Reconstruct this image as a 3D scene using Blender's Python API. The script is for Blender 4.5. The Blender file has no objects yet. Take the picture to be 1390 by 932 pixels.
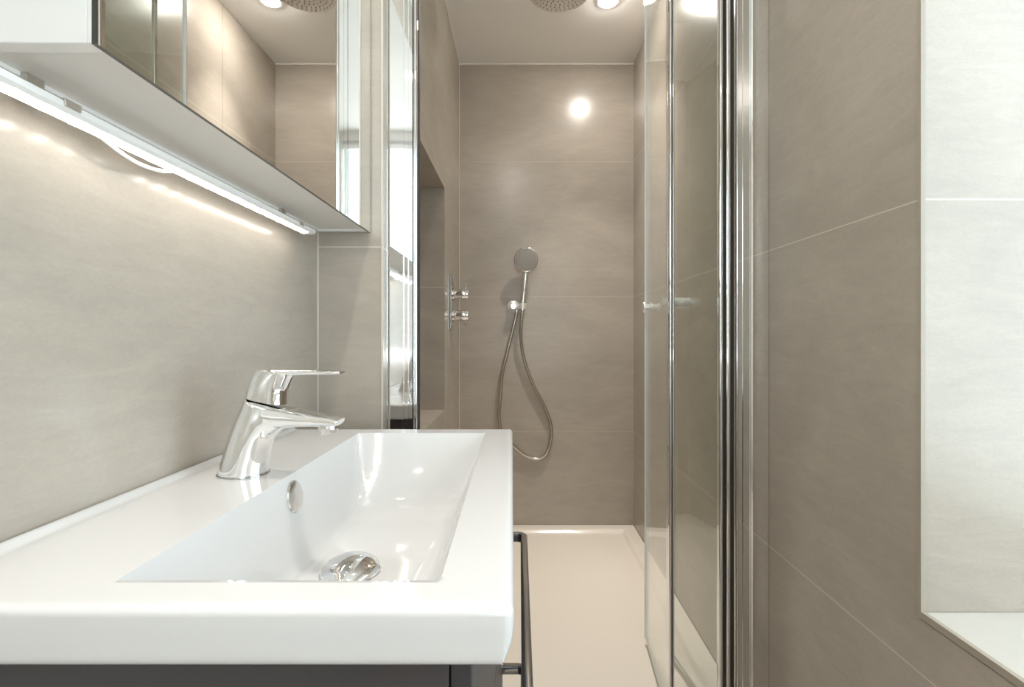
import bpy, bmesh, math, random
from mathutils import Vector, Matrix

scn = bpy.context.scene
C = scn.collection
PI = math.pi
CZ = 1.10            # camera height; the floor is z = 0
F = 680.0            # focal length in pixels of the 1390 px wide frame
random.seed(7)

# ------------------------------------------------------------------ camera, view, daylight
cam_d = bpy.data.cameras.new('camera')
cam = bpy.data.objects.new('camera', cam_d)
C.objects.link(cam)
cam.location = (0, 0, CZ)
cam.rotation_euler = (PI / 2, 0, 0)
cam_d.sensor_fit = 'HORIZONTAL'
cam_d.sensor_width = 36
cam_d.lens = F / 1390 * 36
cam_d.shift_x = -10 / 1390
cam_d.shift_y = -11 / 1390
cam_d.clip_start = 0.01
scn.camera = cam
scn.view_settings.view_transform = 'Standard'
scn.view_settings.look = 'None'
scn.view_settings.gamma = 1
scn.view_settings.use_curve_mapping = False
scn.view_settings.exposure = 0.76
scn.cycles.max_bounces = 14
scn.cycles.glossy_bounces = 8
scn.cycles.diffuse_bounces = 6
scn.cycles.transparent_max_bounces = 24
scn.cycles.caustics_reflective = True
scn.cycles.sample_clamp_indirect = 4
scn.cycles.blur_glossy = 0.4
scn.cycles.use_denoising = True

w = bpy.data.worlds.new('World'); scn.world = w
w.use_nodes = True
w.node_tree.nodes['Background'].inputs[0].default_value = (0.86, 0.94, 1.0, 1)
w.node_tree.nodes['Background'].inputs[1].default_value = 2.0


def area(name, loc, rot, sx, sy, power, col):
    d = bpy.data.lights.new(name, 'AREA'); d.shape = 'RECTANGLE'
    d.size, d.size_y, d.energy, d.color = sx, sy, power, col
    o = bpy.data.objects.new(name, d); C.objects.link(o)
    o.location = loc; o.rotation_euler = rot
    return o


# daylight outside the two windows
area('daylight_side', (1.32, 0.02, 1.48), (0, PI / 2, 0), 1.5, 1.4, 9.5, (0.68, 0.84, 1.0))
area('daylight_rear', (0.22, -1.58, 1.70), (PI / 2, 0, 0), 0.8, 1.6, 20, (0.90, 0.95, 1.0))
SPOT_L = 205         # radiance of the downlight lenses


# ------------------------------------------------------------------ materials
def new_mat(name):
    m = bpy.data.materials.new(name); m.use_nodes = True
    nt = m.node_tree; nt.nodes.clear()
    out = nt.nodes.new('ShaderNodeOutputMaterial')
    return m, nt, out


def plain(name, col, rough=0.5, metal=0.0, spec=0.5, coat=0.0, noise=0.0, nscale=20):
    m, nt, out = new_mat(name)
    b = nt.nodes.new('ShaderNodeBsdfPrincipled')
    b.inputs['Base Color'].default_value = (*col, 1)
    b.inputs['Roughness'].default_value = rough
    b.inputs['Metallic'].default_value = metal
    b.inputs['Specular IOR Level'].default_value = spec
    b.inputs['Coat Weight'].default_value = coat
    b.inputs['Coat Roughness'].default_value = 0.03
    if noise:
        g = nt.nodes.new('ShaderNodeNewGeometry')
        n = nt.nodes.new('ShaderNodeTexNoise'); n.inputs['Scale'].default_value = nscale
        n.inputs['Detail'].default_value = 4
        mr = nt.nodes.new('ShaderNodeMapRange')
        mr.inputs['To Min'].default_value = 1 - noise; mr.inputs['To Max'].default_value = 1 + noise
        mx = nt.nodes.new('ShaderNodeVectorMath'); mx.operation = 'SCALE'
        mx.inputs[0].default_value = col
        nt.links.new(g.outputs['Position'], n.inputs['Vector'])
        nt.links.new(n.outputs['Fac'], mr.inputs['Value'])
        nt.links.new(mr.outputs[0], mx.inputs['Scale'])
        nt.links.new(mx.outputs[0], b.inputs['Base Color'])
    nt.links.new(b.outputs[0], out.inputs[0])
    return m


def emit(name, col, s):
    m, nt, out = new_mat(name)
    e = nt.nodes.new('ShaderNodeEmission')
    e.inputs[0].default_value = (*col, 1); e.inputs[1].default_value = s
    nt.links.new(e.outputs[0], out.inputs[0])
    return m


def led_strip(name, col, lo, hi):
    m, nt, out = new_mat(name)
    N, L = nt.nodes, nt.links
    g = N.new('ShaderNodeNewGeometry'); sp = N.new('ShaderNodeSeparateXYZ'); L.new(g.outputs['Position'], sp.inputs[0])
    a = N.new('ShaderNodeMath'); a.operation = 'MULTIPLY'; a.inputs[1].default_value = 2 * PI / 0.036
    s_ = N.new('ShaderNodeMath'); s_.operation = 'SINE'
    r = N.new('ShaderNodeMapRange'); r.inputs['From Min'].default_value = 0.45; r.inputs['From Max'].default_value = 1
    r.inputs['To Min'].default_value = lo; r.inputs['To Max'].default_value = hi
    e = N.new('ShaderNodeEmission'); e.inputs[0].default_value = (*col, 1)
    L.new(sp.outputs['Y'], a.inputs[0]); L.new(a.outputs[0], s_.inputs[0]); L.new(s_.outputs[0], r.inputs['Value'])
    L.new(r.outputs[0], e.inputs[1]); L.new(e.outputs[0], out.inputs[0])
    return m


def tile(name, col, h_axis='X', vjoints=(), hjoints=(-0.535, 0.215, 0.965), rough=0.24,
         grout=(0.60, 0.54, 0.46), vgrout=None, gw=0.0032):
    """large stone tiles: mottled base with fine streaks, joints at world heights / positions"""
    m, nt, out = new_mat(name)
    N, L = nt.nodes, nt.links
    b = N.new('ShaderNodeBsdfPrincipled')
    b.inputs['Specular IOR Level'].default_value = 0.5
    g = N.new('ShaderNodeNewGeometry')
    sp = N.new('ShaderNodeSeparateXYZ'); L.new(g.outputs['Position'], sp.inputs[0])

    def noise(scale, vec, detail=5, rough_=0.6, dist=0.0):
        mp = N.new('ShaderNodeMapping'); mp.inputs['Scale'].default_value = vec
        L.new(g.outputs['Position'], mp.inputs[0])
        n = N.new('ShaderNodeTexNoise'); n.inputs['Scale'].default_value = scale
        n.inputs['Detail'].default_value = detail; n.inputs['Roughness'].default_value = rough_
        n.inputs['Distortion'].default_value = dist
        L.new(mp.outputs[0], n.inputs['Vector'])
        return n.outputs['Fac']

    def mrange(v, a, c, f0=0.25, f1=0.75):
        r = N.new('ShaderNodeMapRange'); r.inputs['From Min'].default_value = f0; r.inputs['From Max'].default_value = f1
        r.inputs['To Min'].default_value = a; r.inputs['To Max'].default_value = c
        L.new(v, r.inputs['Value']); return r.outputs[0]

    def math_(op, a, c):
        q = N.new('ShaderNodeMath'); q.operation = op
        for i, v in enumerate((a, c)):
            if isinstance(v, (int, float)): q.inputs[i].default_value = v
            else: L.new(v, q.inputs[i])
        return q.outputs[0]

    big = mrange(noise(2.2, (1, 1, 1.8), 4, 0.6, 0.6), 0.88, 1.10)
    streak = mrange(noise(7, (1, 1, 5), 6, 0.7, 1.2), 0.935, 1.055)
    fine = mrange(noise(160, (1, 1, 2), 2), 0.965, 1.035)
    k = math_('MULTIPLY', math_('MULTIPLY', big, streak), fine)
    base = N.new('ShaderNodeVectorMath'); base.operation = 'SCALE'
    base.inputs[0].default_value = col; L.new(k, base.inputs['Scale'])

    def jmask(val, pos, wd):
        return math_('LESS_THAN', math_('ABSOLUTE', math_('SUBTRACT', val, pos), 0), wd / 2)
    cur = base.outputs[0]
    def lay(mask, colr):
        nonlocal cur
        mx = N.new('ShaderNodeMix'); mx.data_type = 'RGBA'
        L.new(mask, mx.inputs[0]); L.new(cur, mx.inputs[6]); mx.inputs[7].default_value = (*colr, 1)
        cur = mx.outputs[2]
    total = None
    for z in hjoints:
        mk = jmask(sp.outputs['Z'], CZ + z, gw)
        total = mk if total is None else math_('MAXIMUM', total, mk)
    if total is not None: lay(total, grout)
    for p in vjoints:
        mk = jmask(sp.outputs[h_axis], p, gw * 0.8)
        lay(mk, vgrout or grout)
    L.new(cur, b.inputs['Base Color'])
    rg = mrange(noise(9, (1, 1, 3), 4), rough - 0.03, rough + 0.02)
    L.new(rg, b.inputs['Roughness'])
    bp = N.new('ShaderNodeBump'); bp.inputs['Strength'].default_value = 0.012; bp.inputs['Distance'].default_value = 0.002
    L.new(noise(60, (1, 1, 3), 3), bp.inputs['Height']); L.new(bp.outputs[0], b.inputs['Normal'])
    L.new(b.outputs[0], out.inputs[0])
    return m


def thin_glass(name, tint=(0.97, 0.99, 0.98)):
    """thin clear pane: mirror reflection by angle, straight transmission otherwise"""
    m, nt, out = new_mat(name)
    N, L = nt.nodes, nt.links
    g = N.new('ShaderNodeNewGeometry')
    d = N.new('ShaderNodeVectorMath'); d.operation = 'DOT_PRODUCT'
    L.new(g.outputs['Normal'], d.inputs[0]); L.new(g.outputs['Incoming'], d.inputs[1])
    def mth(op, a, c=0.0):
        q = N.new('ShaderNodeMath'); q.operation = op
        for i, v in enumerate((a, c)):
            if isinstance(v, (int, float)): q.inputs[i].default_value = v
            else: L.new(v, q.inputs[i])
        return q.outputs[0]
    c = mth('ABSOLUTE', d.outputs['Value'])
    f = mth('POWER', mth('SUBTRACT', 1.0, c), 5.0)
    f = mth('ADD', mth('MULTIPLY', f, 0.96), 0.04)
    t = N.new('ShaderNodeBsdfTransparent'); t.inputs[0].default_value = (*tint, 1)
    gl = N.new('ShaderNodeBsdfGlossy'); gl.inputs['Roughness'].default_value = 0.0
    gl.inputs['Color'].default_value = (1, 1, 1, 1)
    mx = N.new('ShaderNodeMixShader')
    L.new(f, mx.inputs[0]); L.new(t.outputs[0], mx.inputs[1]); L.new(gl.outputs[0], mx.inputs[2])
    L.new(mx.outputs[0], out.inputs[0])
    return m


TILE = (0.435, 0.385, 0.326)
M = {}
M['tile_left'] = tile('stone_tile_left', TILE, 'Y', hjoints=(-0.535,))
M['tile_back'] = tile('stone_tile_back', TILE, 'X', grout=(0.50, 0.44, 0.37), gw=0.004)
M['tile_inner'] = tile('stone_tile_inner', TILE, 'Y', hjoints=(-0.535, 0.215))
M['tile_right'] = tile('stone_tile_right', TILE, 'Y', vjoints=(1.274, 2.29), vgrout=(0.10, 0.09, 0.08), gw=0.0024)
M['tile_sill'] = plain('pale_sill_tile', (0.56, 0.535, 0.485), 0.3, noise=0.05, nscale=30)
M['tile_floor'] = plain('floor_tile', (0.36, 0.31, 0.26), 0.35, noise=0.08, nscale=12)
M['paint'] = plain('ceiling_paint', (0.88, 0.865, 0.835), 0.8, noise=0.015, nscale=4)
M['rear_paint'] = plain('white_wall_paint', (0.82, 0.81, 0.79), 0.7, noise=0.01)
M['cream_trim'] = plain('cream_tile_edge', (0.38, 0.335, 0.27), 0.4, noise=0.04)
M['silicone'] = plain('white_silicone', (0.82, 0.79, 0.74), 0.5, noise=0.02)
M['ceramic'] = plain('white_ceramic', (0.625, 0.625, 0.622), 0.08, coat=0.5, noise=0.004, nscale=3)
M['chrome'] = plain('polished_chrome', (0.88, 0.88, 0.88), 0.035, 1.0, noise=0.006, nscale=8)
M['satin'] = plain('satin_steel', (0.74, 0.73, 0.71), 0.20, 1.0, noise=0.02)
M['hose'] = plain('metal_hose', (0.62, 0.58, 0.52), 0.25, 1.0, noise=0.04, nscale=200)
M['alu'] = plain('bright_aluminium', (0.86, 0.86, 0.85), 0.10, 1.0, noise=0.01)
M['rubber'] = plain('dark_rubber', (0.03, 0.028, 0.027), 0.5, noise=0.1)
M['nozzle'] = plain('grey_nozzle', (0.20, 0.19, 0.18), 0.5, noise=0.1)
M['mirror'] = plain('mirror_silver', (0.93, 0.94, 0.93), 0.0, 1.0, noise=0.002)
M['mirror_edge'] = plain('dark_mirror_edge', (0.05, 0.05, 0.05), 0.3, noise=0.1)
M['white'] = plain('white_lacquer', (0.86, 0.86, 0.85), 0.25, noise=0.006)
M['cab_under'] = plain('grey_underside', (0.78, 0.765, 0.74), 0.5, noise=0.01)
M['grey_lacquer'] = plain('dark_grey_lacquer', (0.062, 0.057, 0.060), 0.16, noise=0.03, nscale=6)
M['tray'] = plain('cream_tray', (0.80, 0.735, 0.65), 0.20, noise=0.008, nscale=5)
M['lamp_body'] = plain('lamp_white_plastic', (0.80, 0.79, 0.77), 0.35, noise=0.01)
M['clip'] = plain('lamp_clip_metal', (0.60, 0.56, 0.50), 0.3, 0.8, noise=0.03)
M['tube'] = led_strip('lamp_tube_light', (1.0, 0.93, 0.83), 3.0, 24.0)
M['lens'] = emit('downlight_lens', (1.0, 0.945, 0.88), SPOT_L)
M['fitting'] = plain('bright_fitting', (0.93, 0.92, 0.90), 0.16, 0.5, noise=0.02)
M['bar_chrome'] = plain('shaded_chrome', (0.50, 0.50, 0.50), 0.06, 1.0, noise=0.02)  # chrome with dark reflections put into its base colour
M['door_dark'] = plain('dark_door', (0.05, 0.045, 0.04), 0.35, noise=0.06)
M['spray'] = plain('grey_spray_face', (0.46, 0.43, 0.39), 0.35, noise=0.03)
M['front_lacquer'] = plain('dark_grey_front', (0.055, 0.050, 0.053), 0.45, spec=0.25, noise=0.03, nscale=6)
M['seal'] = plain('pale_seal', (0.80, 0.84, 0.84), 0.12, coat=0.6, noise=0.01)
M['glass'] = thin_glass('clear_glass')
M['glass_edge'] = plain('glass_edge', (0.62, 0.72, 0.68), 0.1, noise=0.03)
M['joint'] = plain('pale_tile_joint', (0.62, 0.56, 0.48), 0.5, noise=0.03)
M['blind'], _nt, _out = new_mat('white_blind')
_a = _nt.nodes.new('ShaderNodeBsdfDiffuse'); _a.inputs[0].default_value = (0.86, 0.88, 0.88, 1)
_b = _nt.nodes.new('ShaderNodeBsdfTranslucent'); _b.inputs[0].default_value = (0.86, 0.88, 0.88, 1)
_c = _nt.nodes.new('ShaderNodeMixShader'); _c.inputs[0].default_value = 0.45
_nt.links.new(_a.outputs[0], _c.inputs[1]); _nt.links.new(_b.outputs[0], _c.inputs[2]); _nt.links.new(_c.outputs[0], _out.inputs[0])


# ------------------------------------------------------------------ mesh helpers
ORG = {}

def BM(): return bmesh.new()

def box(bm, x0, x1, y0, y1, z0, z1, mi=0):
    vs = [bm.verts.new((x, y, z)) for x in (x0, x1) for y in (y0, y1) for z in (z0, z1)]
    for f in ((0, 1, 3, 2), (4, 6, 7, 5), (0, 4, 5, 1), (2, 3, 7, 6), (0, 2, 6, 4), (1, 5, 7, 3)):
        fc = bm.faces.new([vs[i] for i in f]); fc.material_index = mi
    return vs

def rings(bm, rs, cap0=True, cap1=True, closed=True):
    """skin a list of rings (lists of points)"""
    vr = [[bm.verts.new(p) for p in r] for r in rs]
    n = len(vr[0])
    for a, c in zip(vr, vr[1:]):
        for i in range(n if closed else n - 1):
            j = (i + 1) % n
            bm.faces.new((a[i], a[j], c[j], c[i]))
    if cap0: bm.faces.new(list(reversed(vr[0])))
    if cap1: bm.faces.new(vr[-1])
    return vr

def frame(d):
    d = Vector(d).normalized()
    u = d.cross(Vector((0, 0, 1)))
    if u.length < 1e-4: u = d.cross(Vector((0, 1, 0)))
    u.normalize(); v = d.cross(u).normalized()
    return u, v, d

def lathe(bm, origin, axis, prof, n=32, cap0=True, cap1=True):
    """prof: (radius, distance along axis)"""
    u, v, d = frame(axis); o = Vector(origin)
    rs = [[o + d * h + (u * math.cos(2 * PI * i / n) + v * math.sin(2 * PI * i / n)) * r for i in range(n)] for r, h in prof]
    rings(bm, rs, cap0, cap1)

def spline(pts, k=8):
    pts = [Vector(p) for p in pts]; out = []
    for i in range(len(pts) - 1):
        p0 = pts[max(i - 1, 0)]; p1 = pts[i]; p2 = pts[i + 1]; p3 = pts[min(i + 2, len(pts) - 1)]
        for s in range(k):
            t = s / k
            out.append(0.5 * ((2 * p1) + (p2 - p0) * t + (2 * p0 - 5 * p1 + 4 * p2 - p3) * t * t + (3 * p1 - p0 - 3 * p2 + p3) * t ** 3))
    out.append(pts[-1]); return out

def tube(bm, pts, r, n=12, ribs=0.0):
    pts = [Vector(p) for p in pts]
    u = None; rs = []
    for i, p in enumerate(pts):
        d = (pts[min(i + 1, len(pts) - 1)] - pts[max(i - 1, 0)]).normalized()
        if u is None: u = frame(d)[0]
        u = (u - d * u.dot(d)).normalized(); v = d.cross(u)
        rr = (r[i] if isinstance(r, (list, tuple)) else r) * (1 + (ribs if i % 2 else 0))
        rs.append([p + (u * math.cos(2 * PI * k / n) + v * math.sin(2 * PI * k / n)) * rr for k in range(n)])
    rings(bm, rs)

def prism(bm, poly, axis, a, b):
    """extrude a 2-D polygon along an axis ('X','Y','Z') from a to b"""
    def pt(p, t):
        return {'X': (t, p[0], p[1]), 'Y': (p[0], t, p[1]), 'Z': (p[0], p[1], t)}[axis]
    rings(bm, [[pt(p, a) for p in poly], [pt(p, b) for p in poly]])

def obj(name, bm, mats, parent=None, smooth=False, bevel=0.0, seg=2, angle=35):
    if parent is not None:
        bmesh.ops.translate(bm, verts=bm.verts, vec=-ORG[parent.name])
    bmesh.ops.recalc_face_normals(bm, faces=bm.faces)
    me = bpy.data.meshes.new(name); bm.to_mesh(me); bm.free()
    for m in (mats if isinstance(mats, (list, tuple)) else [mats]): me.materials.append(m)
    o = bpy.data.objects.new(name, me); C.objects.link(o)
    if parent is not None: o.parent = parent; ORG[o.name] = ORG[parent.name]
    else: ORG[o.name] = Vector((0, 0, 0))
    if bevel:
        md = o.modifiers.new('bevel', 'BEVEL'); md.width = bevel; md.segments = seg
        md.limit_method = 'ANGLE'; md.angle_limit = math.radians(30)
    if smooth or bevel:
        for p in me.polygons: p.use_smooth = True
        if hasattr(me, 'set_sharp_from_angle'): me.set_sharp_from_angle(angle=math.radians(angle))
    return o

def thing(name, label, cat, loc, group=None):
    o = bpy.data.objects.new(name, None); C.objects.link(o)
    o.location = loc; o.empty_display_size = 0.05; ORG[o.name] = Vector(loc)
    return tag(o, label, cat, group)

def tag(o, label, cat, group=None):
    o['label'] = label; o['category'] = cat
    if group: o['group'] = group
    return o

def struct(name, bm, mats, label=None, cat=None, parent=None, **kw):
    o = obj(name, bm, mats, parent, **kw)
    if parent is None:
        o['kind'] = 'structure'
        if label: tag(o, label, cat)
    return o

# ------------------------------------------------------------------ the room
XL, XI, XR = -0.491, -0.335, 0.635      # wash wall, shower's inner wall, right wall
YP, YB, YR = 1.219, 2.787, -1.20        # partition, back wall, wall behind the camera
ZC = CZ + 1.51
NZ0, NZ1, NY0, NY1, ND = CZ - 0.333, CZ + 0.66, 1.52, 2.245, 0.13    # shower niche
WZ0, WZ1, WY0, WY1 = CZ - 0.437, 2.25, -0.72, 0.792                  # window recess in the right wall
XW = 1.06

b = BM(); box(b, XL - 0.15, XR + 0.5, YR - 0.15, YB + 0.15, -0.10, 0)
struct('floor', b, M['tile_floor'], 'taupe stone tiled bathroom floor', 'floor')
b = BM(); box(b, XL - 0.15, XR + 0.5, YR - 0.15, YB + 0.15, ZC, ZC + 0.1)
struct('ceiling', b, M['paint'], 'smooth pale painted ceiling over the shower', 'ceiling')
b = BM(); box(b, XL - 0.15, XL, YR, YP, 0, ZC)
struct('wall_left', b, M['tile_left'], 'large greige stone tiled wall behind the washbasin', 'wall')
b = BM(); box(b, XL - 0.15, XR + 0.5, YB, YB + 0.15, 0, ZC)
struct('wall_back', b, M['tile_back'], 'greige tiled end wall of the shower behind the hand shower', 'wall')

b = BM(); xa = XL - 0.15
box(b, xa, XI, YP, NY0, 0, ZC); box(b, xa, XI, NY1, YB, 0, ZC)
box(b, xa, XI, NY0, NY1, 0, NZ0); box(b, xa, XI, NY0, NY1, NZ1, ZC)
box(b, xa, XI - ND, NY0, NY1, NZ0, NZ1)
struct('wall_inner', b, M['tile_inner'], 'tiled left wall of the shower with a recessed niche', 'wall')

b = BM(); xb = XR + 0.5
box(b, XR, xb, WY1, YB, 0, ZC); box(b, XR, xb, YR, WY0, 0, ZC)
box(b, XR, xb, WY0, WY1, 0, WZ0 - 0.012); box(b, XR, xb, WY0, WY1, WZ1, ZC)
struct('wall_right', b, M['tile_right'], 'greige tiled right wall with a deep window recess', 'wall')

RX0, RX1, RZ0, RZ1 = -0.15, 0.60, 0.85, 2.54
b = BM()
box(b, XL, RX0, YR - 0.15, YR, 0, ZC); box(b, RX1, XR, YR - 0.15, YR, 0, ZC)
box(b, RX0, RX1, YR - 0.15, YR, 0, RZ0); box(b, RX0, RX1, YR - 0.15, YR, RZ1, ZC)
struct('wall_rear', b, M['rear_paint'], 'white painted wall behind the viewer', 'wall')

# sill of the recess and the cream edge profiles
b = BM(); box(b, XR + 0.001, XW - 0.03, WY0, WY1, WZ0 - 0.012, WZ0)
struct('trim_1', b, M['tile_sill'], 'pale tiled sill at the bottom of the window recess', 'window sill', bevel=0.002)
b = BM(); box(b, XR - 0.0015, XR + 0.006, WY1 - 0.0015, WY1 + 0.005, WZ0 - 0.010, WZ1)
struct('trim_2', b, M['cream_trim'], 'cream upright edge strip on the corner of the window recess', 'edge trim')
b = BM(); box(b, XR - 0.0015, XR + 0.006, WY0, WY1 - 0.0015, WZ0 - 0.010, WZ0 + 0.0012)
struct('trim_3', b, M['cream_trim'], 'cream edge strip along the front of the sill', 'edge trim')
# white silicone joints of the shower
b = BM(); box(b, XI, XR, YB - 0.006, YB, ZC - 0.007, ZC)
struct('trim_4', b, M['silicone'], 'white sealant line where back wall meets ceiling', 'sealant')
b = BM(); box(b, XI, XI + 0.004, YP, YB - 0.006, ZC - 0.005, ZC)
struct('trim_5', b, M['silicone'], 'pale sealant line along the top of the left shower wall', 'sealant')
b = BM(); box(b, XI, XI + 0.0035, YB - 0.0035, YB, 0.06, ZC - 0.007)
struct('trim_6', b, M['joint'], 'upright pale joint in the back left shower corner', 'sealant')
b = BM(); box(b, XL, XL + 0.003, YP - 0.003, YP, 0.0, ZC)
struct('trim_7', b, M['joint'], 'upright pale joint in the corner beside the washbasin', 'sealant')
b = BM(); box(b, XI - 0.001, XI + 0.0025, YP - 0.0015, YP + 0.004, 0.0, ZC)
struct('trim_8', b, M['joint'], 'pale edge strip on the corner of the tiled partition', 'edge trim')

# windows
def window(name, label, x0, x1, y0, y1, z0, z1, across):
    t = thing(name, label, 'window', ((x0 + x1) / 2, (y0 + y1) / 2, z0)); t['kind'] = 'structure'
    b = BM(); fw = 0.05
    if across == 'Y':
        box(b, x0, x1, y0, y0 + fw, z0, z1); box(b, x0, x1, y1 - fw, y1, z0, z1)
        box(b, x0, x1, y0 + fw, y1 - fw, z0, z0 + fw); box(b, x0, x1, y0 + fw, y1 - fw, z1 - fw, z1)
        ym = (y0 + y1) / 2; box(b, x0, x1, ym - 0.03, ym + 0.03, z0 + fw, z1 - fw)
        p = BM(); xm = (x0 + x1) / 2
        box(p, xm - 0.003, xm + 0.003, y0 + fw, ym - 0.03, z0 + fw, z1 - fw)
        box(p, xm - 0.003, xm + 0.003, ym + 0.03, y1 - fw, z0 + fw, z1 - fw)
    else:
        box(b, x0, x0 + fw, y0, y1, z0, z1); box(b, x1 - fw, x1, y0, y1, z0, z1)
        box(b, x0 + fw, x1 - fw, y0, y1, z0, z0 + fw); box(b, x0 + fw, x1 - fw, y0, y1, z1 - fw, z1)
        p = BM(); ym = (y0 + y1) / 2
        box(p, x0 + fw, x1 - fw, ym - 0.003, ym + 0.003, z0 + fw, z1 - fw)
    obj('window_frame', b, M['white'], t, bevel=0.003)
    obj('window_pane', p, M['glass'], t)
window('window_1', 'white framed window in the right wall recess', XW - 0.03, XW + 0.03, WY0 + 0.003, WY1 - 0.003, WZ0 - 0.005, WZ1 - 0.003, 'Y')
window('window_2', 'white framed window in the wall behind the viewer', RX0 + 0.002, RX1 - 0.002, YR - 0.12, YR - 0.06, RZ0 + 0.002, RZ1 - 0.002, 'X')
t = thing('venetian_blind', 'white slatted blind in front of the rear window', 'blind', (0.215, YR - 0.03, RZ0 + 0.02))
b = BM(); box(b, RX0 + 0.02, RX1 - 0.02, YR - 0.05, YR - 0.01, RZ1 - 0.06, RZ1 - 0.02)
obj('head_rail', b, M['white'], t, bevel=0.003)
b = BM()
for i in range(27):
    z = RZ1 - 0.09 - i * 0.055
    prism(b, [(YR - 0.040, z - 0.026), (YR - 0.022, z + 0.024), (YR - 0.020, z + 0.025), (YR - 0.038, z - 0.027)], 'X', RX0 + 0.02, RX1 - 0.02)
obj('slats', b, M['blind'], t)

# ------------------------------------------------------------------ shower tray
def build_tray():
    x0, x1, y0, y1 = XI + 0.002, XR - 0.002, 1.275, YB - 0.002
    RIM, DEP, ZT = 0.055, 0.018, 0.046
    b = BM()
    def axis(a, c):
        fine = [a + i * 0.006 for i in range(16)]
        mid = [fine[-1] + (c - a - 0.18) * k / 24 for k in range(1, 24)]
        return fine + mid + [c - i * 0.006 for i in range(15, -1, -1)]
    xs, ys = axis(x0, x1), axis(y0, y1)
    def z(x, y):
        d = min(x - x0, x1 - x, y - y0, y1 - y) - RIM
        k = max(0, min(1, d / 0.028)); k = k * k * (3 - 2 * k)
        return ZT - DEP * k - 0.004 * max(0, min(1, d / 0.4))
    g = [[b.verts.new((x, y, z(x, y))) for y in ys] for x in xs]
    for i in range(len(xs) - 1):
        for j in range(len(ys) - 1):
            b.faces.new((g[i][j], g[i + 1][j], g[i + 1][j + 1], g[i][j + 1]))
    loop = [g[i][0] for i in range(len(xs))] + [g[-1][j] for j in range(1, len(ys))] + \
           [g[i][-1] for i in range(len(xs) - 2, -1, -1)] + [g[0][j] for j in range(len(ys) - 2, 0, -1)]
    lo = [b.verts.new((v.co.x, v.co.y, 0.001)) for v in loop]
    for i in range(len(loop)):
        j = (i + 1) % len(loop); b.faces.new((loop[j], loop[i], lo[i], lo[j]))
    b.faces.new(lo)
    o = obj('shower_tray', b, M['tray'], smooth=True)
    tag(o, 'large cream low-profile shower tray on the floor', 'shower tray')
build_tray()

# ------------------------------------------------------------------ vanity unit with basin
VX0, VX1, VY0, VY1, VZ0, VZ1 = XL + 0.002, -0.0530, 0.3775, 1.056, 0.34, CZ - 0.2430
t = thing('vanity_cabinet', 'dark grey gloss wall-hung vanity under the white washbasin', 'cabinet', (-0.26, 0.716, VZ0))
b = BM()
box(b, VX0, VX1, VY0, VY0 + 0.018, VZ0, VZ1); box(b, VX0, VX1, VY1 - 0.018, VY1, VZ0, VZ1)
box(b, VX0, VX1, VY0 + 0.018, VY1 - 0.018, VZ0, VZ0 + 0.018)
box(b, VX0, VX0 + 0.012, VY0 + 0.018, VY1 - 0.018, VZ0 + 0.018, VZ1)
obj('carcass', b, M['grey_lacquer'], t, bevel=0.001)
def rail(parent, z):
    bb = BM(); xf, xo, y0, y1 = -0.0355, 0.0092, 0.430, 1.010
    pts = [(xf, y1, z), (xo - 0.013, y1, z)]
    for k in range(1, 7):
        a = PI / 2 * k / 6; pts.append((xo - 0.013 + 0.013 * math.sin(a), y1 - 0.013 + 0.013 * math.cos(a), z))
    for k in range(0, 7):
        a = PI / 2 * k / 6; pts.append((xo - 0.013 + 0.013 * math.cos(a), y0 + 0.013 - 0.013 * math.sin(a), z))
    pts.append((xf, y0, z))
    ps = [Vector(p) for p in pts]; rs = []
    for i, p in enumerate(ps):
        d = (ps[min(i + 1, len(ps) - 1)] - ps[max(i - 1, 0)]).normalized()
        v = Vector((0, 0, 1)); u = d.cross(v).normalized()
        rs.append([p + u * (0.0069 * math.copysign(abs(math.cos(q)) ** 0.55, math.cos(q))) + v * (0.0093 * math.copysign(abs(math.sin(q)) ** 0.55, math.sin(q)))
                   for q in [2 * PI * k / 20 for k in range(20)]])
    rings(bb, rs)
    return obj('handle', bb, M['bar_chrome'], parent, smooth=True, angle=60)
for (z0, z1, zh) in ((VZ0 + 0.258, VZ1 - 0.002, CZ - 0.4058), (VZ0, VZ0 + 0.254, CZ - 0.6715)):
    b = BM(); box(b, VX1 + 0.001, -0.0355, VY0, VY1, z0, z1)
    d = obj('drawer', b, M['front_lacquer'], t, bevel=0.0015)
    h = rail(d, zh); h['label'] = 'chrome bar handle'

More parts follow.
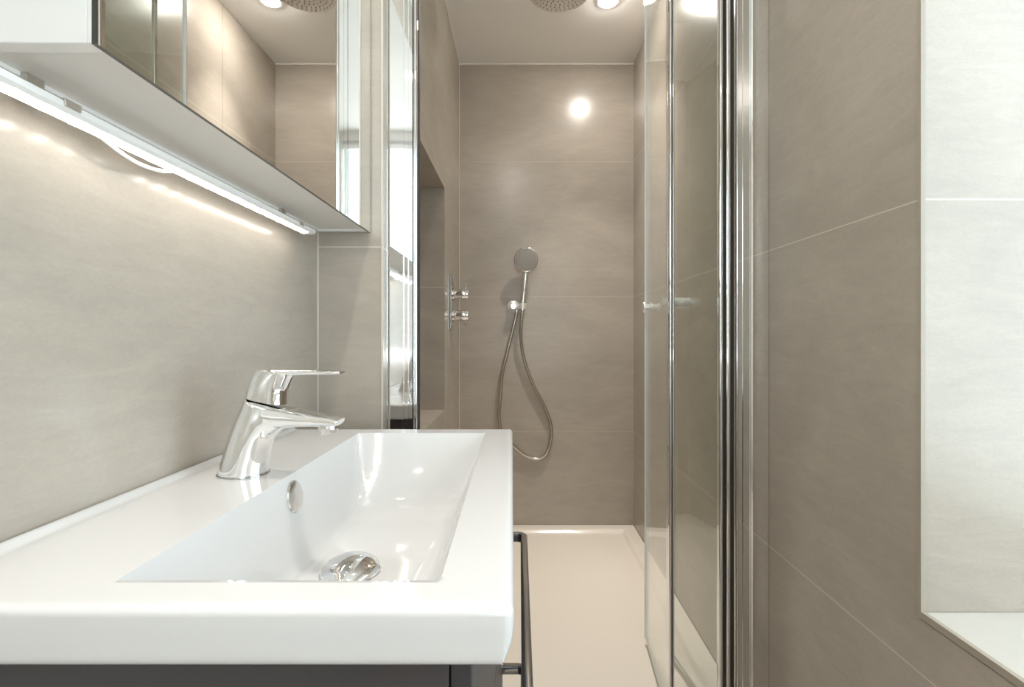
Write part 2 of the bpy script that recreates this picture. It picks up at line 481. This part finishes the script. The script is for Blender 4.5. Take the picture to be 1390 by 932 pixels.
def build_basin():
    t = thing('washbasin', 'white rectangular ceramic washbasin on the dark vanity', 'washbasin', (-0.25, 0.716, CZ - 0.242))
    R = 0.008
    X0, X1, Y0, Y1 = XL + 0.001, -0.0088, 0.3650, 1.0675
    ZT = CZ - 0.1985
    bx0, bx1, by0, by1 = -0.3270, -0.0668, 0.4060, 1.0185
    DEP = 0.1475
    def S(d, run, p=1.8):
        tt = max(0.0, min(1.0, d / run)); return 1 - (1 - tt) ** p
    def hz(x, y):
        z = ZT
        l = max(0, min(1, (-0.4700 - x) / 0.0110)); z += 0.0055 * l * l * (3 - 2 * l)
        ds = (x - bx0, bx1 - x, y - by0, by1 - y)
        if min(ds) > 0:
            ss = (S(ds[0], 0.035), S(ds[1], 0.075), S(ds[2], 0.15), S(ds[3], 0.145))
            p = 7.0
            sm = sum(max(s, 1e-4) ** -p for s in ss) ** (-1 / p)
            z -= DEP * min(1, sm * 1.06)
            z -= 0.0035 * max(0, 1 - math.hypot(x + 0.2353, y - 0.698) / 0.18)
        return z
    def samples(a, c, marks, st):
        pts = [a]
        for m_ in marks + [c]:
            n = max(1, round((m_ - pts[-1]) / st)); s = pts[-1]
            pts += [s + (m_ - s) * k / n for k in range(1, n + 1)]
        return pts
    xs = samples(X0 + R, X1 - R, [-0.4700, bx0, bx0 + 0.0015, bx1 - 0.002, bx1], 0.004)
    ys = samples(Y0 + R, Y1 - R, [by0, by0 + 0.003, by1 - 0.003, by1], 0.0045)
    b = BM()
    g = [[b.verts.new((x, y, hz(x, y))) for y in ys] for x in xs]
    nx, ny = len(xs), len(ys)
    for i in range(nx - 1):
        for j in range(ny - 1):
            b.faces.new((g[i][j], g[i + 1][j], g[i + 1][j + 1], g[i][j + 1]))
    ring = []   # (vertex, outward direction)
    def corner(v, a0):
        for k in range(7): 
            a = math.radians(a0 + 15 * k); ring.append((v, (math.cos(a), math.sin(a))))
    for i in range(1, nx - 1): ring.append((g[i][0], (0, -1)))
    corner(g[-1][0], -90)
    for j in range(1, ny - 1): ring.append((g[-1][j], (1, 0)))
    corner(g[-1][-1], 0)
    for i in range(nx - 2, 0, -1): ring.append((g[i][-1], (0, 1)))
    corner(g[0][-1], 90)
    for j in range(ny - 2, 0, -1): ring.append((g[0][j], (-1, 0)))
    corner(g[0][0], 180)
    n = len(ring)
    prof = []
    for k in range(1, 7):
        a = PI / 2 * k / 6; prof.append((R * math.sin(a), -(R - R * math.cos(a)) * 0.9, True))
    prof += [(R, -0.0190, False), (R, -0.0263, False), (R, -0.0334, False), (R, -0.0378, False), (R - 0.0005, -0.0408, False), (R - 0.002, -0.0426, False), (R - 0.004, -0.0435, False)]
    def draft(dz):
        k_ = max(0.0, (-dz - 0.0158) / 0.0272); return 0.0083 * k_ ** 2.2
    prev = [v for v, _ in ring]
    for off, dz, rel in prof:
        cur = []
        for v, dr in ring:
            z = (v.co.z + dz) if rel else ZT + dz
            cur.append(b.verts.new((v.co.x + dr[0] * off - (max(0, dr[0]) * draft(dz) if not rel else 0), v.co.y + dr[1] * off, z)))
        for i in range(n):
            j = (i + 1) % n
            q = []
            for vv in (prev[j], prev[i], cur[i], cur[j]):
                if vv not in q: q.append(vv)
            if len(q) > 2: b.faces.new(q)
        prev = cur
    cur = [b.verts.new((max(X0 + 0.054, min(X1 - 0.056, v.co.x)), max(Y0 + 0.046, min(Y1 - 0.046, v.co.y)), ZT - 0.0437)) for v in prev]
    for i in range(n):
        j = (i + 1) % n; b.faces.new((prev[j], prev[i], cur[i], cur[j]))
    prev = cur
    # the hidden outside of the bowl, inside the vanity
    inner = []
    for i in range(n):
        p = prev[i].co
        inner.append(b.verts.new((p.x, by0 + 0.005 + (p.y - Y0 - 0.046) / (Y1 - Y0 - 0.092) * (by1 - by0 - 0.01), ZT - 0.168)))
    for i in range(n):
        j = (i + 1) % n; b.faces.new((prev[j], prev[i], inner[i], inner[j]))
    b.faces.new(inner)
    for v in b.verts:    # the front edge runs very slightly out of square
        kx = (v.co.x - X0) / (X1 - X0); ky = (v.co.y - Y0) / (Y1 - Y0)
        if kx > 0: v.co.x += kx ** 3 * (0.0048 - 0.0101 * ky)
    obj('bowl', b, M['ceramic'], t, smooth=True, angle=62)
    # overflow cover on the steep back of the bowl
    b = BM()
    ax = Vector((1, 0, 0.16)).normalized(); o = Vector((bx0 + 0.0026, 0.718, CZ - 0.2310))
    lathe(b, o, ax, [(0.0224, -0.002), (0.0230, 0.0026), (0.0215, 0.0048), (0.014, 0.0066), (0.005, 0.0074), (0.0005, 0.0075)], 36)
    oc = obj('overflow_cover', b, M['satin'], t, smooth=True); oc['label'] = 'round metal overflow cover'
    b = BM()
    c = Vector((-0.2353, 0.698, 0)); zf = hz(c.x, c.y)
    lathe(b, (c.x, c.y, zf - 0.001), (0, 0, 1), [(0.0408, 0.0), (0.0417, 0.0018), (0.0400, 0.0035), (0.036, 0.003), (0.011, 0.0026)], 40)
    dr = obj('drain', b, M['chrome'], t, smooth=True); dr['label'] = 'chrome drain ring'
    b = BM()
    lathe(b, (c.x, c.y, zf + 0.002), Vector((0.03, -0.10, 1)), [(0.009, 0.0), (0.009, 0.0035), (0.0377, 0.004), (0.0391, 0.0057), (0.0369, 0.0088), (0.029, 0.0132), (0.0175, 0.0162), (0.006, 0.0177), (0.0005, 0.0179)], 40)
    obj('drain_plug', b, M['chrome'], dr, smooth=True)
build_basin()

# ------------------------------------------------------------------ basin mixer tap
TY = 0.72
TK = 0.878      # tap radii below are for a 0.18 m tall tap
def tp(px, py): return ((px - 705) * TY / F, CZ + (455 - py) * TY / F)
def sect(l, r, hw, n=32, e=1.0):
    (x0, z0), (x1, z1) = tp(*l), tp(*r)
    c = Vector(((x0 + x1) / 2, TY, (z0 + z1) / 2)); h = Vector(((x1 - x0) / 2, 0, (z1 - z0) / 2))
    out = []
    for k in range(n):
        a = 2 * PI * k / n; ca, sa = math.cos(a), math.sin(a)
        ca = math.copysign(abs(ca) ** e, ca); sa = math.copysign(abs(sa) ** e, sa)
        out.append(c + h * ca + Vector((0, hw * TK * sa, 0)))
    return out
def dense(keys, k=6):
    """interpolate section keys (lx,ly,rx,ry,hw)"""
    vs = []
    for i in range(len(keys) - 1):
        p0, p1, p2, p3 = keys[max(i - 1, 0)], keys[i], keys[i + 1], keys[min(i + 2, len(keys) - 1)]
        for s in range(k):
            q = s / k
            vs.append([0.5 * (2 * b_ + (c_ - a_) * q + (2 * a_ - 5 * b_ + 4 * c_ - d_) * q * q + (3 * b_ - a_ - 3 * c_ + d_) * q ** 3) for a_, b_, c_, d_ in zip(p0, p1, p2, p3)])
    vs.append(list(keys[-1])); return vs
t = thing('mixer_tap', 'chrome single-lever mixer tap on the back of the washbasin', 'tap', (tp(331, 642)[0], TY, CZ - 0.198))
b = BM()
# one skin: up the leaning body, round the inside curve and out along the spout (left/top point, right/under point, half width, squareness)
keys = [(299, 642.2, 362, 642.2, 0.034, 1.0), (299.3, 638, 362.3, 637, 0.034, 1.0), (302, 628, 364, 625, 0.033, 1.0), (308.5, 607, 367.5, 606, 0.031, 0.97), (316, 585, 371.5, 594, 0.0295, 0.94),
        (323.5, 566, 376, 588.5, 0.0283, 0.90), (330, 551.5, 380, 585, 0.0275, 0.86), (336, 538.5, 384.5, 582.5, 0.0265, 0.80), (343, 540.5, 389, 581, 0.0262, 0.76), (356, 543.5, 394.5, 579.8, 0.0255, 0.72), (372, 547.5, 402, 578.6, 0.0245, 0.68),
        (390, 552, 412, 577.8, 0.0235, 0.65), (410, 556.5, 424, 577.4, 0.0222, 0.62), (430, 560.8, 438, 577.5, 0.0208, 0.60), (448, 564.4, 451, 577.5, 0.0195, 0.60), (459, 566.8, 459.5, 576.8, 0.0185, 0.6), (463.6, 568, 462.8, 573.5, 0.0172, 0.6)]
rings(b, [sect((k[0], k[1]), (k[2], k[3]), k[4], 48, k[5]) for k in dense(keys)])
obj('body', b, M['chrome'], t, smooth=True, angle=60)
b = BM()
rings(b, [sect((297.6, 642.3), (363.4, 642.3), 0.0355, 48), sect((297.4, 641.0), (363.6, 641.0), 0.0357, 48), sect((298.2, 640.2), (362.8, 640.0), 0.0350, 48)])
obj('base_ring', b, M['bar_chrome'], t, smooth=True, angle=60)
b = BM()
(ax0, az0), (ax1, az1) = tp(445, 576), tp(446.5, 588.5)
lathe(b, (ax0, TY, az0), (ax1 - ax0, 0, az1 - az0), [(0.0132, -0.0035), (0.0136, 0.0035), (0.0132, 0.011), (0.0119, 0.0127), (0.0101, 0.0127), (0.0097, 0.0097), (0.0005, 0.0097)], 32)
obj('aerator', b, M['satin'], t, smooth=True)
b = BM()
keys = [(336.4, 537.4, 388, 548.4, 0.0262), (338, 530, 388, 540, 0.0264), (341, 520, 389.5, 526, 0.0262), (346, 507, 396, 511, 0.0255), (348, 502.5, 403, 505, 0.0245), (350.5, 500.5, 400, 501.5, 0.022)]
rings(b, [sect((k[0], k[1]), (k[2], k[3]), k[4], 40, 0.8) for k in dense(keys, 5)])
keys = [(362, 506.5, 362, 500, 0.022), (380, 508, 380, 499.8, 0.0235), (400, 509, 400, 500.2, 0.0225), (425, 508, 425, 501, 0.0205), (450, 508, 450, 502, 0.0185), (462, 507.3, 463, 502.3, 0.016), (464.5, 505.5, 465, 503.3, 0.013)]
rings(b, [sect((k[0], k[1]), (k[2], k[3]), k[4], 32, 0.6) for k in dense(keys, 5)])
obj('lever', b, M['chrome'], t, smooth=True, angle=50)
b = BM(); x_, z_ = tp(366, 588)
lathe(b, (x_ , TY - 0.0210, z_), (0.45, -1, 0.1), [(0.0028, -0.004), (0.0028, 0.0045), (0.0012, 0.0055)], 16)
obj('set_screw', b, M['satin'], t, smooth=True)

# ------------------------------------------------------------------ mirror cabinet and its lamp
MX0, MX1, MY0, MY1, MZ0, MZ1 = XL + 0.002, -0.361, 0.428, YP - 0.004, CZ + 0.250, CZ + 0.95
t = thing('mirror_cabinet', 'white wall cabinet with mirrored front above the washbasin', 'mirror cabinet', (-0.42, 0.82, MZ0))
b = BM(); xd = MX1 - 0.0085
box(b, MX0, xd, MY0, MY0 + 0.016, MZ0, MZ1); box(b, MX0, xd, MY1 - 0.016, MY1, MZ0, MZ1)
box(b, MX0, xd, MY0 + 0.016, MY1 - 0.016, MZ1 - 0.016, MZ1)
box(b, MX0, MX0 + 0.008, MY0 + 0.016, MY1 - 0.016, MZ0, MZ1 - 0.016)
obj('carcass', b, M['white'], t, bevel=0.001)
b = BM(); box(b, MX0 + 0.008, xd, MY0 + 0.016, MY1 - 0.016, MZ0 + 0.004, MZ0 + 0.020)
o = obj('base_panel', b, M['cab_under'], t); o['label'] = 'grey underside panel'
b = BM(); box(b, xd + 0.0005, MX1 - 0.0045, MY0, MY1, MZ0, MZ1)
d = obj('door', b, M['white'], t)
b = BM(); box(b, MX1 - 0.0045, MX1, MY0, MY1, MZ0 - 0.001, MZ1)
for f in b.faces:
    f.normal_update()
    xc = f.calc_center_median().x
    f.material_index = 0 if xc > MX1 - 0.0005 else 1
obj('mirror', b, [M['mirror'], M['mirror_edge']], d)

t = thing('cabinet_lamp', 'slim lit white strip lamp under the mirror cabinet', 'lamp', (-0.451, 0.74, CZ + 0.215))
LX0, LX1, LZ0, LZ1 = -0.4625, -0.4395, CZ + 0.2165, CZ + 0.2275
b = BM()
prism(b, [(LX0, LZ0 + 0.002), (LX0, LZ1 - 0.001), (LX0 + 0.002, LZ1), (LX1 - 0.001, LZ1), (LX1, LZ1 - 0.001), (LX1, LZ0 + 0.0045), (LX1 - 0.004, LZ0 + 0.001), (LX0 + 0.003, LZ0 + 0.001)], 'Y', 0.395, 1.082)
obj('housing', b, M['lamp_body'], t, bevel=0.0008)
b = BM()
prism(b, [(LX0 + 0.003, LZ0 + 0.0008), (LX0 + 0.004, LZ0 - 0.0010), (LX0 + 0.009, LZ0 - 0.0020), (LX1 - 0.007, LZ0 - 0.0008), (LX1 - 0.0045, LZ0 + 0.0008)], 'Y', 0.440, 1.055)
o = obj('diffuser', b, M['tube'], t); o['label'] = 'glowing warm white diffuser'
for y in (0.492, 1.010):
    b = BM(); w_ = 0.009 if y > 0.45 else 0.003
    prism(b, [(LX1 + 0.0002, LZ0 + 0.005), (LX1 + 0.0018, LZ0 + 0.005), (LX1 + 0.0018, LZ1 + 0.0016), (LX0 - 0.012, LZ1 + 0.0022), (LX0 - 0.012, CZ + 0.2539), (LX0 - 0.020, CZ + 0.2539), (LX0 - 0.020, LZ1 + 0.0002), (LX1 + 0.0002, LZ1 + 0.0002)], 'Y', y - w_, y + w_)
    obj('clip', b, M['clip'], t, bevel=0.0004)
b = BM()
tube(b, spline([(LX0 + 0.001, 0.545, LZ0 + 0.005), (LX0 - 0.003, 0.575, LZ0 - 0.001), (LX0 - 0.004, 0.61, LZ0 - 0.006), (LX0 - 0.003, 0.645, LZ0 - 0.004), (LX0 + 0.001, 0.675, LZ0 + 0.005)], 6), 0.0026, 10)
o = obj('cable', b, M['lamp_body'], t, smooth=True)

# ------------------------------------------------------------------ shower fittings
t = thing('rain_shower_head', 'round metal rain shower head hanging from the ceiling', 'shower head', (0.165, 2.06, CZ + 1.41))
b = BM()
lathe(b, (0.165, 2.06, CZ + 1.408), (0, 0, 1), [(0.112, 0.0), (0.1265, 0.001), (0.1285, 0.005), (0.126, 0.009), (0.05, 0.014), (0.022, 0.022), (0.0005, 0.022)], 64)
obj('head_plate', b, M['satin'], t, smooth=True)
b = BM(); k = 0
for ring_ in range(1, 7):
    r = 0.0185 * ring_; n = 6 * ring_
    for i in range(n):
        a = 2 * PI * i / n + ring_ * 0.3
        lathe(b, (0.165 + r * math.cos(a), 2.06 + r * math.sin(a), CZ + 1.4085), (0, 0, -1), [(0.0028, 0.0), (0.0022, 0.0025), (0.001, 0.003)], 8)
obj('nozzle_pattern', b, M['nozzle'], t)
b = BM(); lathe(b, (0.165, 2.06, CZ + 1.43), (0, 0, 1), [(0.011, 0.0), (0.011, 0.072), (0.03, 0.073), (0.03, 0.079)], 24)
obj('ceiling_arm', b, M['chrome'], t, smooth=True)

def bw(px, py, y): return Vector(((px - 705) * y / F, y, CZ + (455 - py) * y / F))
# holder on the wall
t = thing('shower_holder', 'chrome wall bracket gripping the hand shower', 'shower holder', bw(697, 416, YB))
b = BM(); o_ = bw(697, 416, YB)
lathe(b, o_, (0, -1, 0), [(0.035, 0.0005), (0.035, 0.008), (0.032, 0.012), (0.019, 0.014), (0.019, 0.045), (0.016, 0.05), (0.0005, 0.05)], 36)
obj('wall_rose', b, M['fitting'], t, smooth=True)
hx = bw(709.5, 415, 2.742)
b = BM()
tube(b, [o_ + Vector((0.0, -0.034, 0)), Vector((hx.x - 0.012, 2.748, hx.z))], 0.0125, 16)
lathe(b, hx + Vector((0, 0, -0.016)), (0, 0, 1), [(0.0150, 0.0), (0.0205, 0.0), (0.0205, 0.030), (0.0150, 0.030), (0.0150, 0.0)], 28, False, False)
obj('arm', b, M['fitting'], t, smooth=True)
b = BM(); lathe(b, o_ + Vector((0.016, -0.022, -0.010)), (0.1, 0, -1), [(0.010, 0.0), (0.010, 0.022), (0.0085, 0.030), (0.0005, 0.030)], 20)
obj('hose_outlet', b, M['chrome'], t, smooth=True)
# hand shower with hose
t = thing('hand_shower', 'round chrome hand shower with long looping metal hose', 'hand shower', hx)
hc = bw(714, 352, 2.712)
fa = Vector((0.0, -1, -0.16)).normalized()
b = BM()
lathe(b, hc, fa, [(0.0005, -0.030), (0.022, -0.028), (0.045, -0.020), (0.060, -0.008), (0.066, 0.002), (0.0660, 0.008), (0.062, 0.011), (0.060, 0.0095)], 48)
obj('head', b, M['chrome'], t, smooth=True)
b = BM(); lathe(b, hc, fa, [(0.060, 0.006), (0.060, 0.0100), (0.040, 0.0112), (0.0005, 0.0116)], 48)
fp = obj('spray_face', b, M['spray'], t, smooth=True)
b = BM(); u, v, d_ = frame(fa)
for ring_ in range(1, 7):
    r = 0.0088 * ring_; n = 6 * ring_ if ring_ < 6 else 40
    for i in range(n):
        a = 2 * PI * i / n + ring_ * 0.2
        lathe(b, hc + (u * math.cos(a) + v * math.sin(a)) * r + d_ * 0.0100, d_, [(0.0024, 0.0), (0.0020, 0.0028), (0.0008, 0.0034)], 7)
obj('nozzle_pattern', b, M['nozzle'], fp)
b = BM()
hp = [bw(714, 362, 2.728), bw(713.5, 372, 2.735), bw(712.5, 384, 2.738), bw(711, 398, 2.741), Vector((hx.x, hx.y, hx.z + 0.004)), Vector((hx.x - 0.0007, hx.y, hx.z - 0.028))]
tube(b, spline(hp, 5), [0.021] * 3 + [0.0195] * 5 + [0.0185] * 6 + [0.0165] * 6 + [0.0142] * 6, 20)
obj('grip', b, M['chrome'], t, smooth=True)
b = BM()
hs = [Vector((hx.x - 0.0007, hx.y, hx.z - 0.026)), bw(707.5, 440, 2.745), bw(707.5, 462, 2.755), bw(712, 490, 2.765), bw(724, 523, 2.77), bw(738, 550, 2.772), bw(747, 573, 2.772), bw(748.5, 592, 2.772), bw(742, 614, 2.772), bw(729, 622.5, 2.772), bw(712, 617, 2.770), bw(695, 603, 2.768), bw(682, 588, 2.766), bw(677.5, 566, 2.764), bw(679.5, 537, 2.764), bw(681.5, 510, 2.764), bw(688, 480, 2.762), bw(695.5, 450, 2.762), o_ + Vector((0.018, -0.022, -0.036))]
tube(b, spline(hs, 14), 0.0088, 10, 0.07)
obj('hose', b, M['hose'], t, smooth=True, angle=80)

# concealed thermostat on the inner wall
my = 2.46
t = thing('shower_mixer', 'chrome two-knob shower mixer plate on the left shower wall', 'shower mixer', (XI, my, CZ + 0.16))
b = BM(); box(b, XI + 0.0005, XI + 0.010, my - 0.05, my + 0.05, CZ + 0.024, CZ + 0.296)
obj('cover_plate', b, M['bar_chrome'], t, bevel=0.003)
for zz, up in ((0.2025, 1), (0.0985, -1)):
    b = BM()
    lathe(b, (XI + 0.0105, my, CZ + zz), (1, 0, 0), [(0.030, 0.0), (0.030, 0.006), (0.0255, 0.009), (0.0255, 0.036), (0.0245, 0.037), (0.0245, 0.039), (0.0262, 0.040), (0.0262, 0.072), (0.024, 0.0755), (0.0005, 0.0755)], 36)
    k = obj('knob', b, M['chrome'], t, smooth=True)
    b = BM(); lathe(b, (XI + 0.071, my, CZ + zz + up * 0.024), (0, 0, up), [(0.0035, 0.0), (0.0035, 0.028), (0.0025, 0.030)], 14)
    obj('pin', b, M['chrome'], k, smooth=True)

# ------------------------------------------------------------------ folding glass door on the right
GZ0, GZ1 = 0.052, 2.46
def slab(bm, p, q, th, z0, z1, edge_mi=1):
    p, q = Vector((*p, 0)), Vector((*q, 0)); d = (q - p).normalized(); nn = Vector((-d.y, d.x, 0)) * th / 2
    cs = [p - nn, q - nn, q + nn, p + nn]
    lo = [bm.verts.new((c.x, c.y, z0)) for c in cs]; hi = [bm.verts.new((c.x, c.y, z1)) for c in cs]
    for i in range(4):
        j = (i + 1) % 4; f = bm.faces.new((lo[i], lo[j], hi[j], hi[i])); f.material_index = edge_mi if i in (1, 3) else 0
    f = bm.faces.new(lo[::-1]); f.material_index = edge_mi
    f = bm.faces.new(hi); f.material_index = edge_mi
A, B_ = (0.440, 1.740), (0.4085, 1.348)
Fp, Np = (0.499, 1.680), (0.5435, 1.352)
t = thing('folding_shower_door', 'folding clear glass shower door with chrome edges folded by right wall', 'shower door', (0.59, 1.37, GZ0))
def lerp(p, q, s): return (p[0] + (q[0] - p[0]) * s, p[1] + (q[1] - p[1]) * s)
b = BM(); slab(b, lerp(A, B_, 0.012), lerp(A, B_, 0.975), 0.006, GZ0, GZ1); g2 = obj('glass_panel', b, [M['glass'], M['glass_edge']], t)
b = BM(); slab(b, lerp(Fp, Np, 0.025), lerp(Fp, Np, 0.965), 0.006, GZ0, GZ1); g1 = obj('glass_panel', b, [M['glass'], M['glass_edge']], t)
b = BM(); slab(b, lerp(A, B_, -0.010), lerp(A, B_, 0.014), 0.0110, GZ0 - 0.002, GZ1, 0)
o = obj('hinge_strip', b, M['seal'], t, bevel=0.002)
b = BM(); slab(b, lerp(Fp, Np, -0.012), lerp(Fp, Np, 0.028), 0.012, GZ0 - 0.002, GZ1, 0)
obj('hinge_strip', b, M['alu'], t, bevel=0.002)
b = BM()
for (cx, cy, rr) in ((B_[0] - 0.0025, B_[1] - 0.002, 0.0038), (B_[0] + 0.0045, B_[1] - 0.001, 0.0034)):
    lathe(b, (cx, cy, GZ0 - 0.003), (0, 0, 1), [(rr, 0), (rr, GZ1 - GZ0 + 0.003)], 20)
box(b, B_[0] - 0.0035, B_[0] + 0.0055, B_[1] + 0.0, B_[1] + 0.016, GZ0 - 0.003, GZ1)
obj('edge_profile', b, M['chrome'], t, smooth=True)
b = BM(); box(b, B_[0] - 0.001, B_[0] + 0.003, B_[1] - 0.0052, B_[1] - 0.0005, GZ0 - 0.003, GZ1)
o = obj('magnetic_seal', b, M['rubber'], t); o['label'] = 'dark seal in the edge'
# pivot post
b = BM()
lathe(b, (Np[0] - 0.001, Np[1] - 0.002, GZ0 - 0.003), (0, 0, 1), [(0.0052, 0), (0.0052, GZ1 - GZ0)], 24)
box(b, Np[0] - 0.004, Np[0] + 0.004, Np[1], Np[1] + 0.018, GZ0 - 0.003, GZ1)
obj('edge_profile', b, M['chrome'], t, smooth=True)
b = BM(); box(b, Np[0] + 0.0045, Np[0] + 0.0125, Np[1] + 0.002, Np[1] + 0.012, GZ0 - 0.003, GZ1)
o = obj('magnetic_seal', b, M['rubber'], t); o['label'] = 'dark seal in the edge'
b = BM()
lathe(b, (0.5645, 1.358, GZ0 - 0.003), (0, 0, 1), [(0.0068, 0), (0.0068, GZ1 - GZ0)], 28)
obj('pivot_post', b, M['chrome'], t, smooth=True)
b = BM(); box(b, 0.5725, 0.5835, 1.362, 1.385, GZ0 - 0.003, GZ1)
o = obj('seal_strip', b, M['rubber'], t)
# knob pair through the outer pane and grip bar through the inner pane
b = BM(); ky, kz = 1.700, CZ + 0.095
lathe(b, (0.4210, ky, kz), (1, 0, 0), [(0.0005, -0.003), (0.017, -0.002), (0.018, 0.0), (0.018, 0.005), (0.010, 0.007), (0.010, 0.021), (0.0135, 0.022), (0.0135, 0.034), (0.010, 0.035), (0.010, 0.046), (0.0145, 0.047), (0.0145, 0.053), (0.0005, 0.054)], 28)
obj('knob', b, M['fitting'], g2, smooth=True)
b = BM(); ky, kz = 1.58, CZ + 0.105
lathe(b, (0.4470, ky, kz), (1, 0, 0), [(0.0005, 0.0), (0.015, 0.001), (0.0155, 0.008), (0.012, 0.010), (0.012, 0.014), (0.0155, 0.016), (0.0155, 0.028), (0.0145, 0.030), (0.0145, 0.088), (0.007, 0.098), (0.0005, 0.099)], 28)
obj('grip_bar', b, M['fitting'], g1, smooth=True)

# wall profiles
t = thing('wall_profile', 'tall silver door profile fixed to the right tiled wall', 'door profile', (XR - 0.02, 1.37, 0.05))
b = BM()
prism(b, [(0.5905, 1.372), (0.5905, 1.366), (0.594, 1.3625), (0.6060, 1.3625), (0.6070, 1.3595), (0.6155, 1.3595), (0.6165, 1.3625), (0.6285, 1.3625), (XR - 0.0005, 1.3625), (XR - 0.0005, 1.395), (0.600, 1.395), (0.600, 1.372)], 'Z', 0.048, GZ1 + 0.02)
obj('channel', b, M['alu'], t)
b = BM(); prism(b, [(0.6285, 1.3560), (0.6315, 1.3545), (XR - 0.0005, 1.3560), (XR - 0.0005, 1.3620), (0.6285, 1.3620)], 'Z', 0.048, GZ1 + 0.02)
obj('lip', b, M['chrome'], t)

t = thing('strike_profile', 'tall mirror-bright chrome profile on the tiled partition corner', 'door profile', (XI + 0.03, 1.26, 0.05))
PX = XI + 0.0005
b = BM()
prism(b, [(PX, 1.250), (PX + 0.0045, 1.250), (PX + 0.0045, 1.2525), (PX + 0.041, 1.2525), (PX + 0.041, 1.290), (PX, 1.290)], 'Z', 0.048, GZ1 + 0.02)
obj('flat_face', b, M['chrome'], t)
b = BM()
prism(b, [(PX + 0.0415, 1.2495), (PX + 0.0445, 1.2495), (PX + 0.0445, 1.2570), (PX + 0.053, 1.2570), (PX + 0.053, 1.2545), (PX + 0.0555, 1.2545), (PX + 0.0555, 1.2600), (PX + 0.0655, 1.2600), (PX + 0.0655, 1.289), (PX + 0.0415, 1.289)], 'Z', 0.048, GZ1 + 0.02)
obj('ribbed_channel', b, M['chrome'], t)
b = BM()
lathe(b, (PX + 0.0715, 1.268, 0.048), (0, 0, 1), [(0.0055, 0), (0.0055, GZ1 - 0.03)], 24)
obj('magnet_rod', b, M['chrome'], t, smooth=True)
b = BM(); box(b, PX + 0.0660, PX + 0.0790, 1.274, 1.288, 0.048, GZ1 + 0.02)
o = obj('magnetic_seal', b, M['rubber'], t)

# ------------------------------------------------------------------ ceiling downlights
def downlight(x, y, power, label):
    t = thing('ceiling_light', label, 'ceiling light', (x, y, ZC), 'recessed ceiling downlights')
    b = BM(); lathe(b, (x, y, ZC - 0.0005), (0, 0, -1), [(0.048, 0.0), (0.048, 0.003), (0.046, 0.005), (0.040, 0.004), (0.040, 0.0)], 40, False, False)
    obj('bezel', b, M['white'], t, smooth=True)
    b = BM(); lathe(b, (x, y, ZC - 0.001), (0, 0, -1), [(0.0395, 0.0), (0.0395, 0.003), (0.036, 0.0065), (0.026, 0.0105), (0.012, 0.0125), (0.0005, 0.0128)], 40)
    obj('lens', b, M['lens'], t, smooth=True)
    d = bpy.data.lights.new('downlight_beam', 'AREA'); d.shape = 'DISK'; d.size = 0.07
    d.energy = power; d.color = (1.0, 0.945, 0.88); d.spread = math.radians(72)
    o = bpy.data.objects.new('beam', d); C.objects.link(o); o.parent = t; o.location = (0, 0, -0.0150)
downlight(0.400, 2.26, 2.7, 'bright recessed downlight in the shower ceiling beside the rain head')
downlight(-0.07, 0.79, 0.8, 'bright recessed downlight in the ceiling over the washbasin')
downlight(-0.10, -0.40, 3, 'added unseen fill downlight in the ceiling near the rear window')  # added lamp out of view, brightens the right wall and the rear
